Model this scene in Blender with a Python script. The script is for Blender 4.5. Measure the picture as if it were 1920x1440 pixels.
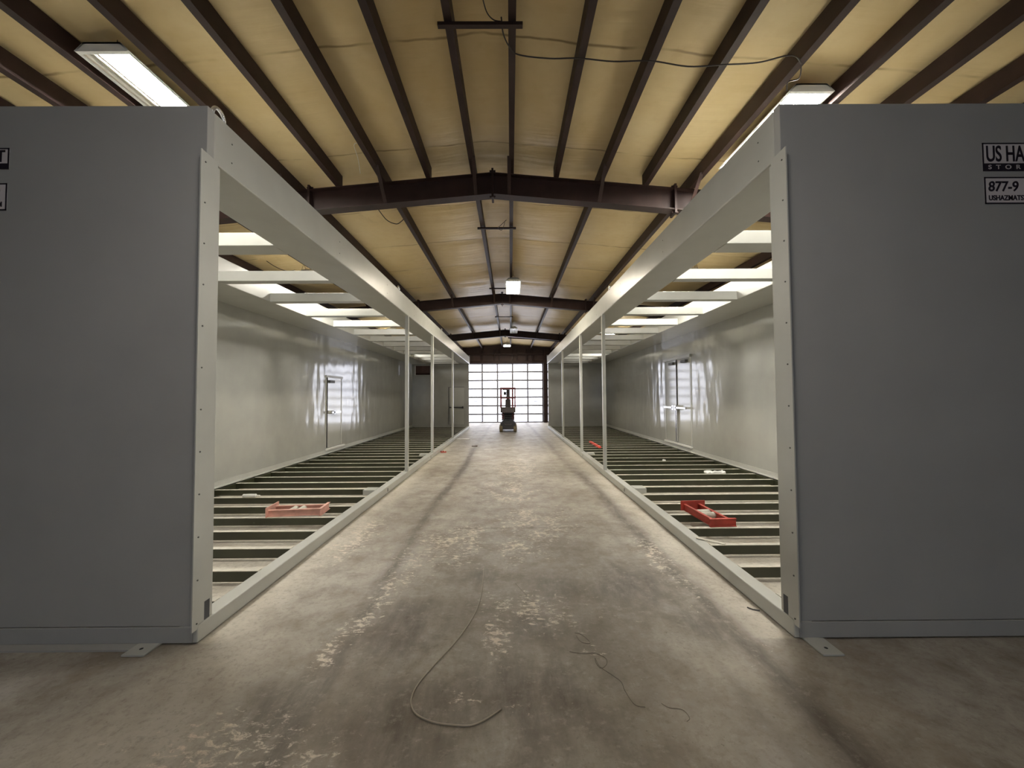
import bpy, bmesh, math, random
from mathutils import Vector, Matrix
random.seed(7)
for o in list(bpy.data.objects):
    bpy.data.objects.remove(o, do_unlink=True)
SC = bpy.context.scene
COL = SC.collection

# ------------------------------------------------------------------ camera
F_PX = 721.0
cam_d = bpy.data.cameras.new('camera')
cam_d.sensor_fit = 'HORIZONTAL'
cam_d.sensor_width = 36.0
cam_d.lens = F_PX / 1920.0 * 36.0
cam_d.clip_start = 0.05
cam = bpy.data.objects.new('camera', cam_d)
COL.objects.link(cam)
_p, _y, _r = math.atan(23 / F_PX), math.atan(3 / F_PX), math.radians(0.35)
fw = Vector((math.sin(_y) * math.cos(_p), math.cos(_y) * math.cos(_p), math.sin(_p)))
r0 = fw.cross(Vector((0, 0, 1))).normalized()
u0 = r0.cross(fw)
rr = r0 * math.cos(_r) - u0 * math.sin(_r)
uu = u0 * math.cos(_r) + r0 * math.sin(_r)
cam.matrix_world = Matrix(((rr.x, uu.x, -fw.x, 0), (rr.y, uu.y, -fw.y, 0), (rr.z, uu.z, -fw.z, 1.6), (0, 0, 0, 1)))
SC.camera = cam

# ------------------------------------------------------------------ world, exposure
W = bpy.data.worlds.new('world')
SC.world = W
W.use_nodes = True
W.node_tree.nodes['Background'].inputs[0].default_value = (0.75, 0.85, 1.0, 1)
W.node_tree.nodes['Background'].inputs[1].default_value = 1.25
SC.view_settings.view_transform = 'Standard'
SC.view_settings.look = 'None'
SC.view_settings.gamma = 1.0
SC.view_settings.use_curve_mapping = False
SC.view_settings.exposure = 0.5

TUBE_POWER = 150.0        # emission of a lit fluorescent tube
PANE_POWER = 4.2         # daylight through the glazed sectional door

# ------------------------------------------------------------------ materials
def new_mat(name):
    m = bpy.data.materials.new(name)
    m.use_nodes = True
    nt = m.node_tree
    return m, nt, nt.nodes['Principled BSDF']

def N(nt, kind, **kw):
    n = nt.nodes.new(kind)
    for k, v in kw.items():
        setattr(n, k, v)
    return n

def mathn(nt, op, a, b=None, c=None):
    n = N(nt, 'ShaderNodeMath', operation=op)
    for i, v in enumerate((a, b, c)):
        if v is None: continue
        if isinstance(v, (int, float)): n.inputs[i].default_value = v
        else: nt.links.new(v, n.inputs[i])
    return n.outputs[0]

def mixc(nt, fac, a, b):
    n = N(nt, 'ShaderNodeMix', data_type='RGBA')
    for sock, v in ((n.inputs[0], fac), (n.inputs[6], a), (n.inputs[7], b)):
        if isinstance(v, (int, float)): sock.default_value = v
        elif isinstance(v, tuple): sock.default_value = (*v, 1) if len(v) == 3 else v
        else: nt.links.new(v, sock)
    return n.outputs[2]

def noise(nt, vec, scale, detail=3.0, rough=0.5, dist=0.0):
    n = N(nt, 'ShaderNodeTexNoise')
    n.inputs['Scale'].default_value = scale
    n.inputs['Detail'].default_value = detail
    n.inputs['Roughness'].default_value = rough
    n.inputs['Distortion'].default_value = dist
    if vec is not None: nt.links.new(vec, n.inputs['Vector'])
    return n.outputs['Fac']

def ramp(nt, v, lo, hi):
    n = N(nt, 'ShaderNodeMapRange')
    n.inputs[1].default_value = lo
    n.inputs[2].default_value = hi
    nt.links.new(v, n.inputs[0])
    return n.outputs[0]

def mapping(nt, scale, coord='Object'):
    tc = N(nt, 'ShaderNodeTexCoord')
    mp = N(nt, 'ShaderNodeMapping')
    mp.inputs['Scale'].default_value = scale
    nt.links.new(tc.outputs[coord], mp.inputs['Vector'])
    return mp.outputs[0]

def bump(nt, bsdf, h, strength, dist=0.02):
    b = N(nt, 'ShaderNodeBump')
    b.inputs['Strength'].default_value = strength
    b.inputs['Distance'].default_value = dist
    nt.links.new(h, b.inputs['Height'])
    nt.links.new(b.outputs[0], bsdf.inputs['Normal'])

def simple(name, col, rough=0.5, metal=0.0, var=0.12, scale=6.0, bstr=0.0, bscale=40.0, spec=0.5):
    m, nt, b = new_mat(name)
    v = mapping(nt, (1, 1, 1))
    f = noise(nt, v, scale, 4)
    dark = tuple(c * (1 - var) for c in col)
    lite = tuple(min(1, c * (1 + var)) for c in col)
    nt.links.new(mixc(nt, ramp(nt, f, 0.3, 0.7), dark, lite), b.inputs['Base Color'])
    b.inputs['Roughness'].default_value = rough
    b.inputs['Metallic'].default_value = metal
    b.inputs['Specular IOR Level'].default_value = spec
    if bstr: bump(nt, b, noise(nt, v, bscale, 2), bstr, 0.01)
    return m

def emit(name, col, power):
    m, nt, b = new_mat(name)
    b.inputs['Base Color'].default_value = (0.8, 0.8, 0.8, 1)
    b.inputs['Emission Color'].default_value = (*col, 1)
    b.inputs['Emission Strength'].default_value = power
    return m

def wavy_paint(name, col, rough, wav, scale):
    """semi-gloss paint on slightly buckled sheet steel"""
    m, nt, b = new_mat(name)
    v = mapping(nt, (1, 1, 1))
    f = noise(nt, v, 3.0, 4)
    nt.links.new(mixc(nt, ramp(nt, f, 0.3, 0.7), tuple(c * 0.95 for c in col), tuple(c * 1.04 for c in col)), b.inputs['Base Color'])
    b.inputs['Roughness'].default_value = rough
    b.inputs['Specular IOR Level'].default_value = 0.8
    v2 = mapping(nt, (1, 1.6, 0.5))
    h = noise(nt, v2, scale, 1.5, 0.4)
    bump(nt, b, h, wav, 0.05)
    return m

PAINT = (0.455, 0.462, 0.43)
M = {}
M['paint'] = simple('grey_paint', PAINT, 0.33, var=0.05, scale=3)
M['panel'] = simple('shaded_grey_paint', (0.35, 0.352, 0.34), 0.5, var=0.04, scale=2, bstr=0.02, bscale=300)  # same grey paint, darkened for the shade on the front panels
M['wallpaint'] = wavy_paint('glossy_wall_paint', (0.40, 0.405, 0.378), 0.11, 0.2, 2.2)
M['doorpaint'] = simple('door_paint', PAINT, 0.1, var=0.03, scale=2)
M['joistweb'] = simple('joist_dark_olive', (0.035, 0.037, 0.02), 0.28, var=0.3, scale=2.5)  # dark olive webs below paler top flanges
M['dusty'] = simple('dusty_steel', (0.55, 0.53, 0.46), 0.7, var=0.15, scale=14)
M['brown'] = simple('brown_primer', (0.030, 0.015, 0.0125), 0.55, var=0.25, scale=5, spec=0.3)
M['brownwall'] = simple('brown_sheet', (0.07, 0.04, 0.034), 0.6, var=0.35, scale=1.5)
M['black'] = simple('black_rubber', (0.012, 0.012, 0.012), 0.6)
M['cable'] = simple('dark_cable', (0.03, 0.02, 0.015), 0.5)
M['screw'] = simple('dark_screw', (0.07, 0.07, 0.065), 0.5)
M['bright'] = simple('zinc', (0.7, 0.7, 0.7), 0.25, metal=0.8)
M['hole'] = simple('hole_shade_dark', (0.02, 0.022, 0.025), 0.9)  # dark fill painted as the shade inside slots and holes
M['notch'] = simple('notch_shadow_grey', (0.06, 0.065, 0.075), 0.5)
M['red'] = simple('red_oxide_paint', (0.36, 0.045, 0.03), 0.5, var=0.25, scale=9)
M['pinkred'] = simple('faded_red_paint', (0.60, 0.33, 0.27), 0.6, var=0.2, scale=9)
M['brightred'] = simple('bright_red_paint', (0.75, 0.09, 0.06), 0.5)
M['liftdark'] = simple('lift_dark_grey', (0.03, 0.03, 0.034), 0.5)
M['liftred'] = simple('lift_red', (0.2, 0.02, 0.025), 0.5)
M['liftgrey'] = simple('lift_grey', (0.10, 0.085, 0.085), 0.5)
M['tyre'] = simple('tan_tyre', (0.16, 0.13, 0.075), 0.8)
M['white'] = simple('white_plastic', (0.8, 0.8, 0.78), 0.4)
M['signbg'] = simple('sign_pale', (0.62, 0.58, 0.58), 0.5, var=0.03)
M['signink'] = simple('sign_ink', (0.012, 0.010, 0.02), 0.5)
M['housing'] = simple('white_enamel', (0.75, 0.75, 0.72), 0.4, var=0.03)
M['reflector'] = simple('lamp_reflector', (0.85, 0.83, 0.76), 0.12, metal=0.9, var=0.02)
M['tubeoff'] = simple('unlit_tube', (0.85, 0.82, 0.75), 0.25, var=0.02)
M['tube'] = emit('lit_tube', (1.0, 0.95, 0.87), TUBE_POWER)
M['tubewarm'] = emit('lit_tube_warm', (1.0, 0.90, 0.72), TUBE_POWER * 1.1)
M['tubemod'] = emit('lit_tube_soft', (1.0, 0.95, 0.87), TUBE_POWER * 0.68)
M['tubefill'] = emit('added_fill_tube', (1.0, 0.93, 0.86), TUBE_POWER * 0.32)  # for the added fill light above the viewer
M['pane'] = emit('daylit_pane', (0.84, 0.87, 1.0), PANE_POWER)
M['alu'] = simple('grey_aluminium', (0.25, 0.25, 0.28), 0.4, metal=0.3)
M['wirebrown'] = simple('brown_wire', (0.10, 0.08, 0.06), 0.6)
M['hose'] = simple('grey_brown_hose', (0.30, 0.26, 0.20), 0.4)
M['paper'] = simple('white_paper', (0.85, 0.85, 0.85), 0.8)

def ceiling_mat():
    m, nt, b = new_mat('yellowed_insulation')
    tc = N(nt, 'ShaderNodeTexCoord')
    sep = N(nt, 'ShaderNodeSeparateXYZ')
    nt.links.new(tc.outputs['Object'], sep.inputs[0])
    v = mapping(nt, (1, 1, 1))
    big = noise(nt, v, 0.9, 4, 0.6)
    base = mixc(nt, ramp(nt, big, 0.3, 0.7), (0.60, 0.45, 0.225), (0.69, 0.555, 0.325))
    fine = noise(nt, v, 9, 4)
    base = mixc(nt, mathn(nt, 'MULTIPLY', ramp(nt, fine, 0.5, 0.8), 0.25), base, (0.52, 0.36, 0.16))
    # taped seams between the rolls, every 1.45 m, gently wandering
    wob = mathn(nt, 'MULTIPLY', mathn(nt, 'SUBTRACT', noise(nt, v, 1.6, 3), 0.5), 0.14)
    y = mathn(nt, 'ADD', sep.outputs[1], wob)
    t = mathn(nt, 'FRACT', mathn(nt, 'DIVIDE', mathn(nt, 'SUBTRACT', y, 3.33 - 14.5), 1.45))
    d = mathn(nt, 'ABSOLUTE', mathn(nt, 'SUBTRACT', t, 0.5))
    seam = ramp(nt, d, 0.487, 0.497)
    brk = ramp(nt, noise(nt, v, 2.3, 2), 0.35, 0.6)
    base = mixc(nt, mathn(nt, 'MULTIPLY', seam, mathn(nt, 'MULTIPLY', brk, 0.75)), base, (0.16, 0.095, 0.035))
    # water stains
    st = ramp(nt, noise(nt, mapping(nt, (1.2, 0.7, 1)), 1.4, 5, 0.65), 0.62, 0.75)
    base = mixc(nt, mathn(nt, 'MULTIPLY', st, 0.35), base, (0.34, 0.22, 0.10))
    nt.links.new(base, b.inputs['Base Color'])
    b.inputs['Roughness'].default_value = 0.42
    b.inputs['Specular IOR Level'].default_value = 0.22
    wr = noise(nt, mapping(nt, (0.5, 5, 1)), 1.8, 3)
    bump(nt, b, wr, 0.4, 0.03)
    return m
M['ceiling'] = ceiling_mat()

def floor_mat():
    m, nt, b = new_mat('worn_concrete')
    at = N(nt, 'ShaderNodeAttribute', attribute_name='wear_light')
    sp = N(nt, 'ShaderNodeSeparateColor')
    nt.links.new(at.outputs['Color'], sp.inputs[0])
    flake, dark, dust = sp.outputs[0], sp.outputs[1], sp.outputs[2]
    v = mapping(nt, (1, 1, 1))
    vs = mapping(nt, (1.0, 1.0, 1.0))
    n1 = noise(nt, v, 0.8, 5, 0.6, 0.4)
    n2 = noise(nt, v, 4.5, 6, 0.65, 0.3)
    base = mixc(nt, ramp(nt, n1, 0.3, 0.7), (0.235, 0.207, 0.168), (0.44, 0.415, 0.365))
    base = mixc(nt, mathn(nt, 'MULTIPLY', ramp(nt, n2, 0.42, 0.72), 0.75), base, (0.15, 0.122, 0.092))
    # cool grey scuffed patches
    n3 = noise(nt, mapping(nt, (1.3, 0.8, 1)), 1.2, 5, 0.6)
    base = mixc(nt, mathn(nt, 'MULTIPLY', ramp(nt, n3, 0.52, 0.68), 0.5), base, (0.46, 0.44, 0.41))
    # pale dusty concrete, and light painted into the aisle floor
    nd = noise(nt, v, 7, 5, 0.7)
    base = mixc(nt, mathn(nt, 'MULTIPLY', dust, mathn(nt, 'ADD', 0.5, mathn(nt, 'MULTIPLY', nd, 0.6))), base, (0.60, 0.565, 0.48))
    # tyre tracks and oily stains
    ns = ramp(nt, noise(nt, mapping(nt, (3.2, 1.0, 1)), 3.0, 6, 0.7), 0.3, 0.65)
    dk = mathn(nt, 'MINIMUM', mathn(nt, 'MULTIPLY', dark, mathn(nt, 'ADD', 0.5, mathn(nt, 'MULTIPLY', ns, 0.85))), 0.88)
    nbr = ramp(nt, noise(nt, mapping(nt, (1, 0.8, 1)), 1.7, 6, 0.65), 0.5, 0.66)
    base = mixc(nt, mathn(nt, 'MULTIPLY', nbr, 0.45), base, (0.17, 0.125, 0.085))
    base = mixc(nt, dk, base, (0.07, 0.055, 0.042))
    # flaked paint
    fl = noise(nt, mapping(nt, (1.0, 1.9, 1)), 15.0, 8, 0.75, 0.6)
    cl = ramp(nt, noise(nt, mapping(nt, (1.2, 1.0, 1)), 2.6, 4, 0.6), 0.3, 0.6)
    flake = mathn(nt, 'MULTIPLY', flake, mathn(nt, 'ADD', 0.35, mathn(nt, 'MULTIPLY', cl, 0.65)))
    thr = mathn(nt, 'SUBTRACT', 0.68, mathn(nt, 'MULTIPLY', flake, 0.23))
    fm = mathn(nt, 'MULTIPLY', mathn(nt, 'SUBTRACT', fl, thr), 14.0)
    n = N(nt, 'ShaderNodeClamp'); nt.links.new(fm, n.inputs[0])
    cf = noise(nt, v, 2.2, 2)
    fcol = mixc(nt, ramp(nt, cf, 0.35, 0.65), (0.70, 0.60, 0.51), (0.72, 0.66, 0.54))
    base = mixc(nt, mathn(nt, 'MULTIPLY', n.outputs[0], 0.8), base, fcol)
    # gritty fine variation
    gr = noise(nt, v, 26, 8, 0.75)
    base = mixc(nt, mathn(nt, 'MULTIPLY', ramp(nt, gr, 0.5, 0.68), 0.5), base, (0.13, 0.105, 0.08))
    gr2 = noise(nt, mapping(nt, (1, 1.4, 1)), 13, 8, 0.75)
    base = mixc(nt, mathn(nt, 'MULTIPLY', ramp(nt, gr2, 0.54, 0.72), 0.45), base, (0.47, 0.44, 0.39))
    # small pits
    pit = ramp(nt, noise(nt, v, 38, 3, 0.6), 0.66, 0.74)
    base = mixc(nt, mathn(nt, 'MULTIPLY', pit, 0.6), base, (0.09, 0.075, 0.055))
    nt.links.new(base, b.inputs['Base Color'])
    rgh = mathn(nt, 'ADD', 0.36, mathn(nt, 'MULTIPLY', n2, 0.4))
    nt.links.new(rgh, b.inputs['Roughness'])
    bump(nt, b, mathn(nt, 'ADD', noise(nt, v, 30, 4), mathn(nt, 'MULTIPLY', n.outputs[0], 0.3)), 0.12, 0.01)
    return m
M['floor'] = floor_mat()

# ------------------------------------------------------------------ mesh helpers
class MB:
    def __init__(s): s.v, s.f, s.mi = [], [], []
    def add(s, vs, fs, mi=0):
        k = len(s.v)
        s.v += [tuple(p) for p in vs]
        s.f += [tuple(k + i for i in f) for f in fs]
        s.mi += [mi] * len(fs)
        return s
    def box(s, x0, x1, y0, y1, z0, z1, mi=0):
        x0, x1 = min(x0, x1), max(x0, x1)
        return s.add([(x0, y0, z0), (x1, y0, z0), (x1, y1, z0), (x0, y1, z0), (x0, y0, z1), (x1, y0, z1), (x1, y1, z1), (x0, y1, z1)],
                     [(0, 3, 2, 1), (4, 5, 6, 7), (0, 1, 5, 4), (1, 2, 6, 5), (2, 3, 7, 6), (3, 0, 4, 7)], mi)
    def prism(s, pts, axis, a0, a1, mi=0):
        n = len(pts)
        def P(p, a):
            return {'x': (a, p[0], p[1]), 'y': (p[0], a, p[1]), 'z': (p[0], p[1], a)}[axis]
        vs = [P(p, a0) for p in pts] + [P(p, a1) for p in pts]
        fs = [tuple(range(n)), tuple(range(2 * n - 1, n - 1, -1))]
        fs += [(i, i + n, (i + 1) % n + n, (i + 1) % n) for i in range(n)]
        return s.add(vs, fs, mi)
    def tube(s, pts, r, n=8, mi=0, caps=True):
        pts = [Vector(p) for p in pts]
        rings = []
        up = None
        for i, p in enumerate(pts):
            t = (pts[min(i + 1, len(pts) - 1)] - pts[max(i - 1, 0)]).normalized()
            if up is None: up = Vector((0, 0, 1)) if abs(t.z) < 0.9 else Vector((1, 0, 0))
            a = t.cross(up).normalized(); bb = a.cross(t).normalized(); up = bb
            rad = r[i] if isinstance(r, (list, tuple)) else r
            rings.append([p + (a * math.cos(2 * math.pi * k / n) + bb * math.sin(2 * math.pi * k / n)) * rad for k in range(n)])
        vs = [v for rg in rings for v in rg]
        fs = []
        for i in range(len(pts) - 1):
            for k in range(n):
                fs.append((i * n + k, i * n + (k + 1) % n, (i + 1) * n + (k + 1) % n, (i + 1) * n + k))
        if caps:
            fs.append(tuple(range(n - 1, -1, -1)))
            fs.append(tuple(range((len(pts) - 1) * n, len(pts) * n)))
        return s.add(vs, fs, mi)
    def bar(s, p0, p1, w, h, mi=0):
        """rectangular bar between two points"""
        p0, p1 = Vector(p0), Vector(p1)
        t = (p1 - p0).normalized()
        up = Vector((0, 0, 1)) if abs(t.z) < 0.95 else Vector((0, 1, 0))
        a = t.cross(up).normalized() * (w / 2); b = a.cross(t).normalized() * (h / 2)
        vs = [p0 - a - b, p0 + a - b, p0 + a + b, p0 - a + b, p1 - a - b, p1 + a - b, p1 + a + b, p1 - a + b]
        return s.add(vs, [(0, 3, 2, 1), (4, 5, 6, 7), (0, 1, 5, 4), (1, 2, 6, 5), (2, 3, 7, 6), (3, 0, 4, 7)], mi)
    def build(s, name, mats, parent=None, bevel=0.0, smooth=False, label=None):
        me = bpy.data.meshes.new(name)
        base = root_loc(parent)
        me.from_pydata([(x - base[0], y - base[1], z - base[2]) for x, y, z in s.v], [], s.f)
        if not isinstance(mats, (list, tuple)): mats = [mats]
        for m in mats: me.materials.append(m)
        if len(mats) > 1: me.polygons.foreach_set('material_index', s.mi)
        bm = bmesh.new(); bm.from_mesh(me)
        bmesh.ops.recalc_face_normals(bm, faces=bm.faces)
        bm.to_mesh(me); bm.free()
        if smooth:
            me.polygons.foreach_set('use_smooth', [True] * len(me.polygons))
        o = bpy.data.objects.new(name, me)
        COL.objects.link(o)
        if parent is not None: o.parent = parent
        if bevel:
            md = o.modifiers.new('bevel', 'BEVEL')
            md.width = bevel; md.segments = 2; md.limit_method = 'ANGLE'
        if label: o['label'] = label
        return o

ROOTBASE = {}
def root_loc(o):
    while o is not None and o.parent is not None: o = o.parent
    if o is None: return (0, 0, 0)
    return ROOTBASE.get(o.name, (0, 0, 0))

def thing(name, label, cat, base=(0, 0, 0), group=None, local=False):
    """Empty at a thing's base; with local=False the parts are given in world coordinates"""
    o = bpy.data.objects.new(name, None)
    COL.objects.link(o)
    o.location = base
    o.empty_display_size = 0.2
    ROOTBASE[o.name] = (0, 0, 0) if local else tuple(base)
    o['label'] = label; o['category'] = cat
    if group: o['group'] = group
    return o

def tag(o, label, cat, group=None):
    o['label'] = label; o['category'] = cat
    if group: o['group'] = group
    return o

def struct(o):
    o['kind'] = 'structure'
    return o

def stray(mb, name, mat, label, cat, base, group=None, bevel=0, smooth=False, rotz=0.0):
    """a one-mesh thing given in world coordinates, with its origin moved to base"""
    c, s_ = math.cos(-rotz), math.sin(-rotz)
    vs = []
    for x, y, z in mb.v:
        x -= base[0]; y -= base[1]; z -= base[2]
        vs.append((x * c - y * s_, x * s_ + y * c, z))
    mb.v = vs
    o = mb.build(name, mat, None, bevel, smooth)
    o.location = base; o.rotation_euler = (0, 0, rotz)
    return tag(o, label, cat, group)

def copy_tree(o, parent=None):
    c = o.copy(); COL.objects.link(c)
    if parent is not None: c.parent = parent
    for ch in list(o.children): copy_tree(ch, c)
    return c

ORD = ['first', 'second', 'third', 'fourth', 'fifth', 'sixth', 'seventh', 'eighth', 'ninth', 'tenth', 'eleventh', 'twelfth']

# ------------------------------------------------------------------ building shell
YB, YW = -7.05, 23.5          # rear wall behind the camera, far end wall
XWL, XWR = -7.0, 6.55
XR = -0.225                   # ridge line
SL = 0.09
FRAMES = [5.15, 11.25, 17.35]
RB, RT = 4.32, 4.615          # rafter bottom and top at the ridge
PD = 0.17                     # purlin depth

def roof_z(x, z0): return z0 - SL * abs(x - XR)

# floor: one mesh, fine where the camera sees it, with masks for marks and painted light
def build_floor():
    def lerp(a, b, n): return [a + (b - a) * i / n for i in range(n)]
    xs = lerp(XWL, -2.4, 46) + lerp(-2.4, 2.2, 150) + lerp(2.2, XWR, 44) + [XWR]
    ys = lerp(YB, 0.8, 12) + lerp(0.8, 6.0, 210) + lerp(6.0, 12, 120) + lerp(12, YW, 60) + [YW]
    nx, ny = len(xs), len(ys)
    verts = [(x, y, 0.0) for y in ys for x in xs]
    faces = [(j * nx + i, j * nx + i + 1, (j + 1) * nx + i + 1, (j + 1) * nx + i) for j in range(ny - 1) for i in range(nx - 1)]
    me = bpy.data.meshes.new('floor')
    me.from_pydata(verts, [], faces)
    at = me.color_attributes.new('wear_light', 'FLOAT_COLOR', 'POINT')
    def g(d, w): return math.exp(-(d / w) ** 2)
    def sm(a, b, v):
        t = max(0, min(1, (v - a) / (b - a))); return t * t * (3 - 2 * t)
    patches_dark = [(-0.75, 2.75, .35, .5), (0.18, 2.72, .28, .28), (1.0, 3.3, .5, .5), (-0.5, 1.95, .45, .35), (0.35, 3.3, .3, .35), (-1.2, 2.0, .22, .3), (0.1, 2.1, .5, .4), (1.35, 2.75, .25, .35), (-0.25, 3.5, .2, .25)]
    patches_flake = [(-0.1, 2.62, .12, .35), (-0.1, 3.1, .25, .3), (-1.0, 3.6, .25, .9), (-0.6, 4.3, .6, .9), (0.3, 5.0, .8, 1.1), (0.0, 6.6, .9, 1.4), (0.2, 8.5, .9, 1.8), (1.45, 3.9, .2, 1.1), (-1.15, 2.5, .1, .6), (-1.3, 1.75, .5, .35), (0.3, 2.9, .5, .35), (-0.25, 2.08, .12, .08), (0.0, 2.03, .1, .07), (0.5, 2.45, .12, .1), (-1.05, 2.9, .08, .5), (-1.75, 4.5, .3, 1.0), (0.1, 4.2, .5, .6), (-1.3, 1.75, .25, .3), (-0.9, 1.75, .2, .15)]
    out = []
    for (x, y, z) in verts:
        fl = 0.16
        for (px, py, wx, wy) in patches_flake:
            fl = max(fl, g(x - px, wx) * g(y - py, wy))
        if y > 9 and abs(x) < 1.7: fl = max(fl, 0.35)
        dk = 0.0
        tl = -1.1 + 0.04 * math.sin(y * 0.9); tr = 1.5 - 0.03 * max(0, y - 4) + 0.03 * math.sin(y * 1.1)
        a = (0.95 if 6.0 < y < 6.9 or 7.6 < y < 11 else 0.7) if y < 12 else 0.25
        dk = max(dk, a * g(x - tl, 0.085))
        dk = max(dk, (0.75 if y < 8 else 0.4) * g(x - tr, 0.10))
        dk = max(dk, 0.3 * g(x - tr + 0.28, 0.06) * (1 if y < 5 else 0.4))
        for (px, py, wx, wy) in patches_dark:
            dk = max(dk, 0.72 * g(x - px, wx) * g(y - py, wy))
        dk = max(dk, 0.38 * g(x - 0.1, 0.95) * (1 - sm(3.6, 5.5, y)))
        if abs(y - 4.73) < 0.02 and -0.7 < x < 0.9: dk = max(dk, 0.5)
        du_light = 0.0
        if y > 2.57:
            du_light = max(du_light, 0.75 * (1 - sm(0.05, 0.45, min(x + 2.045, 1.85 - x)))) if -2.1 < x < 1.9 else 0.95
        if y > 5: du_light = max(du_light, 0.18 * sm(5, 11, y))  # brighter light down the aisle, painted as a paler floor
        du_light = max(du_light, 0.55 * g(x + 1.75, .35) * g(y - 2.35, .35), 0.45 * g(x - 1.25, .25) * g(y - 2.3, .3), 0.6 * g(x + 1.7, .6) * g(y - 1.8, .35), 0.35 * g(x - 0.9, .25) * g(y - 1.9, .5))  # pale patches; the foreground ones lift the tone in place of light
        out += [fl, dk, du_light, 1.0]
    at.data.foreach_set('color', out)
    me.materials.append(M['floor'])
    o = bpy.data.objects.new('floor', me)
    COL.objects.link(o)
    struct(o)
build_floor()

# ceiling: draped insulation, both slopes in one continuous lining
def build_ceiling():
    xs = [XWL + (XR - XWL) * i / 44 for i in range(44)] + [XR + (XWR - XR) * i / 44 for i in range(45)]
    ys = [YB + (YW - YB) * j / 420 for j in range(421)]
    vs = []
    for y in ys:
        t = ((y - 3.33 + 14.5) / 1.45) % 1.0
        pin = abs(t - 0.5) * 2        # 1 at a seam, 0 in the middle of a roll
        sag = -0.035 * (1 - pin ** 6)
        for x in xs:
            u = ((abs(x - XR) - 0.225) / 1.21) % 1.0
            vs.append((x, y, roof_z(x, RT + PD + 0.045) + sag * math.sin(math.pi * max(0, min(1, u))) * 0.9))
    nx = len(xs)
    fs = [(j * nx + i, (j + 1) * nx + i, (j + 1) * nx + i + 1, j * nx + i + 1) for j in range(len(ys) - 1) for i in range(nx - 1)]
    me = bpy.data.meshes.new('ceiling')
    me.from_pydata(vs, [], fs)
    me.polygons.foreach_set('use_smooth', [True] * len(me.polygons))
    me.materials.append(M['ceiling'])
    o = bpy.data.objects.new('ceiling', me); COL.objects.link(o)
    struct(o)
build_ceiling()

# walls
DX0, DX1, DZ1 = -2.64, 1.98, 3.60     # glazed sectional door in the far end wall
def ribbed(mb, x0, x1, z0, z1, y, step=0.3):
    mb.box(x0, x1, y, y + 0.05, z0, z1)
    x = x0 + 0.1
    while x < x1 - 0.1:
        mb.box(x, x + 0.04, y - 0.02, y, z0, z1); x += step
w = MB()
ribbed(w, XWL, DX0, 0, 5.1, YW); ribbed(w, DX1, XWR, 0, 5.1, YW); ribbed(w, DX0, DX1, DZ1, 5.1, YW)
struct(w.build('wall_back', M['brownwall']))
struct(MB().box(XWL - 0.1, XWL, YB, YW, 0, 4.5).build('wall_left', M['brownwall']))
struct(MB().box(XWR, XWR + 0.1, YB, YW, 0, 4.5).build('wall_right', M['brownwall']))
w = MB(); w.box(XWL, -2.2, YB - 0.1, YB, 0, 5.1); w.box(2.2, XWR, YB - 0.1, YB, 0, 5.1); w.box(-2.2, 2.2, YB - 0.1, YB, 3.6, 5.1)
struct(w.build('wall_front', M['brownwall']))
# the doorway behind the camera stands open to the sky
# framing on the far end wall: girts and header
w = MB()
w.box(DX0 - 0.3, DX1 + 0.35, YW - 0.2, YW - 0.02, DZ1, DZ1 + 0.16)
w.box(XWL, XWR, YW - 0.2, YW - 0.04, 4.12, 4.2)
for gx in (-1.75, -1.0, -0.72, 0.1, 0.35, 0.95, 1.3):
    w.box(gx, gx + 0.09, YW - 0.15, YW - 0.02, DZ1 + 0.16, 4.45)
for gz in (1.2, 2.4, 2.95):
    w.box(XWL, DX0 - 0.25, YW - 0.2, YW - 0.02, gz, gz + 0.09); w.box(DX1 + 0.35, XWR, YW - 0.2, YW - 0.02, gz, gz + 0.09)
for gx in (-4.4, -3.2):
    w.box(gx, gx + 0.12, YW - 0.16, YW - 0.02, 0, 4.3)
struct(w.build('trim_1', M['brown']))
w = MB()
w.box(DX1 + 0.03, DX1 + 0.2, YW - 0.28, YW - 0.02, 0, 4.4); w.box(DX0 - 0.2, DX0 - 0.03, YW - 0.28, YW - 0.02, 0, 4.4)
struct(w.build('trim_2', M['brown']))

dr = bpy.data.objects.new('door_1', None); COL.objects.link(dr); dr.location = (DX0, YW, 0); ROOTBASE['door_1'] = (DX0, YW, 0)
struct(dr)
NC, NR = 5, 7
pw, ph = (DX1 - DX0) / NC, DZ1 / NR
fr = MB()
for i in range(NC + 1):
    x = DX0 + i * pw; hw = 0.05
    fr.box(max(DX0, x - hw), min(DX1, x + hw), YW - 0.03, YW + 0.03, 0, DZ1)
for j in range(NR + 1):
    z = j * ph; hh = 0.05
    fr.box(DX0, DX1, YW - 0.032, YW + 0.032, max(0.005, z - hh), min(DZ1, z + hh))
fr.box(DX0, DX1, YW - 0.05, YW + 0.03, 0.0, 0.07)
fr.build('door_frame', M['alu'], dr)
for i in range(NC):
    for j in range(NR):
        MB().box(DX0 + i * pw + 0.035, DX0 + (i + 1) * pw - 0.035, YW - 0.005, YW + 0.005, j * ph + 0.035, (j + 1) * ph - 0.035).build('door_pane', M['pane'], dr)
for x in (DX0 + 0.5, DX1 - 0.45):
    MB().box(x - 0.11, x + 0.11, YW - 0.06, YW - 0.01, 2 * ph + 0.24, 2 * ph + 0.29).build('door_handle', M['black'], dr)

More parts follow.
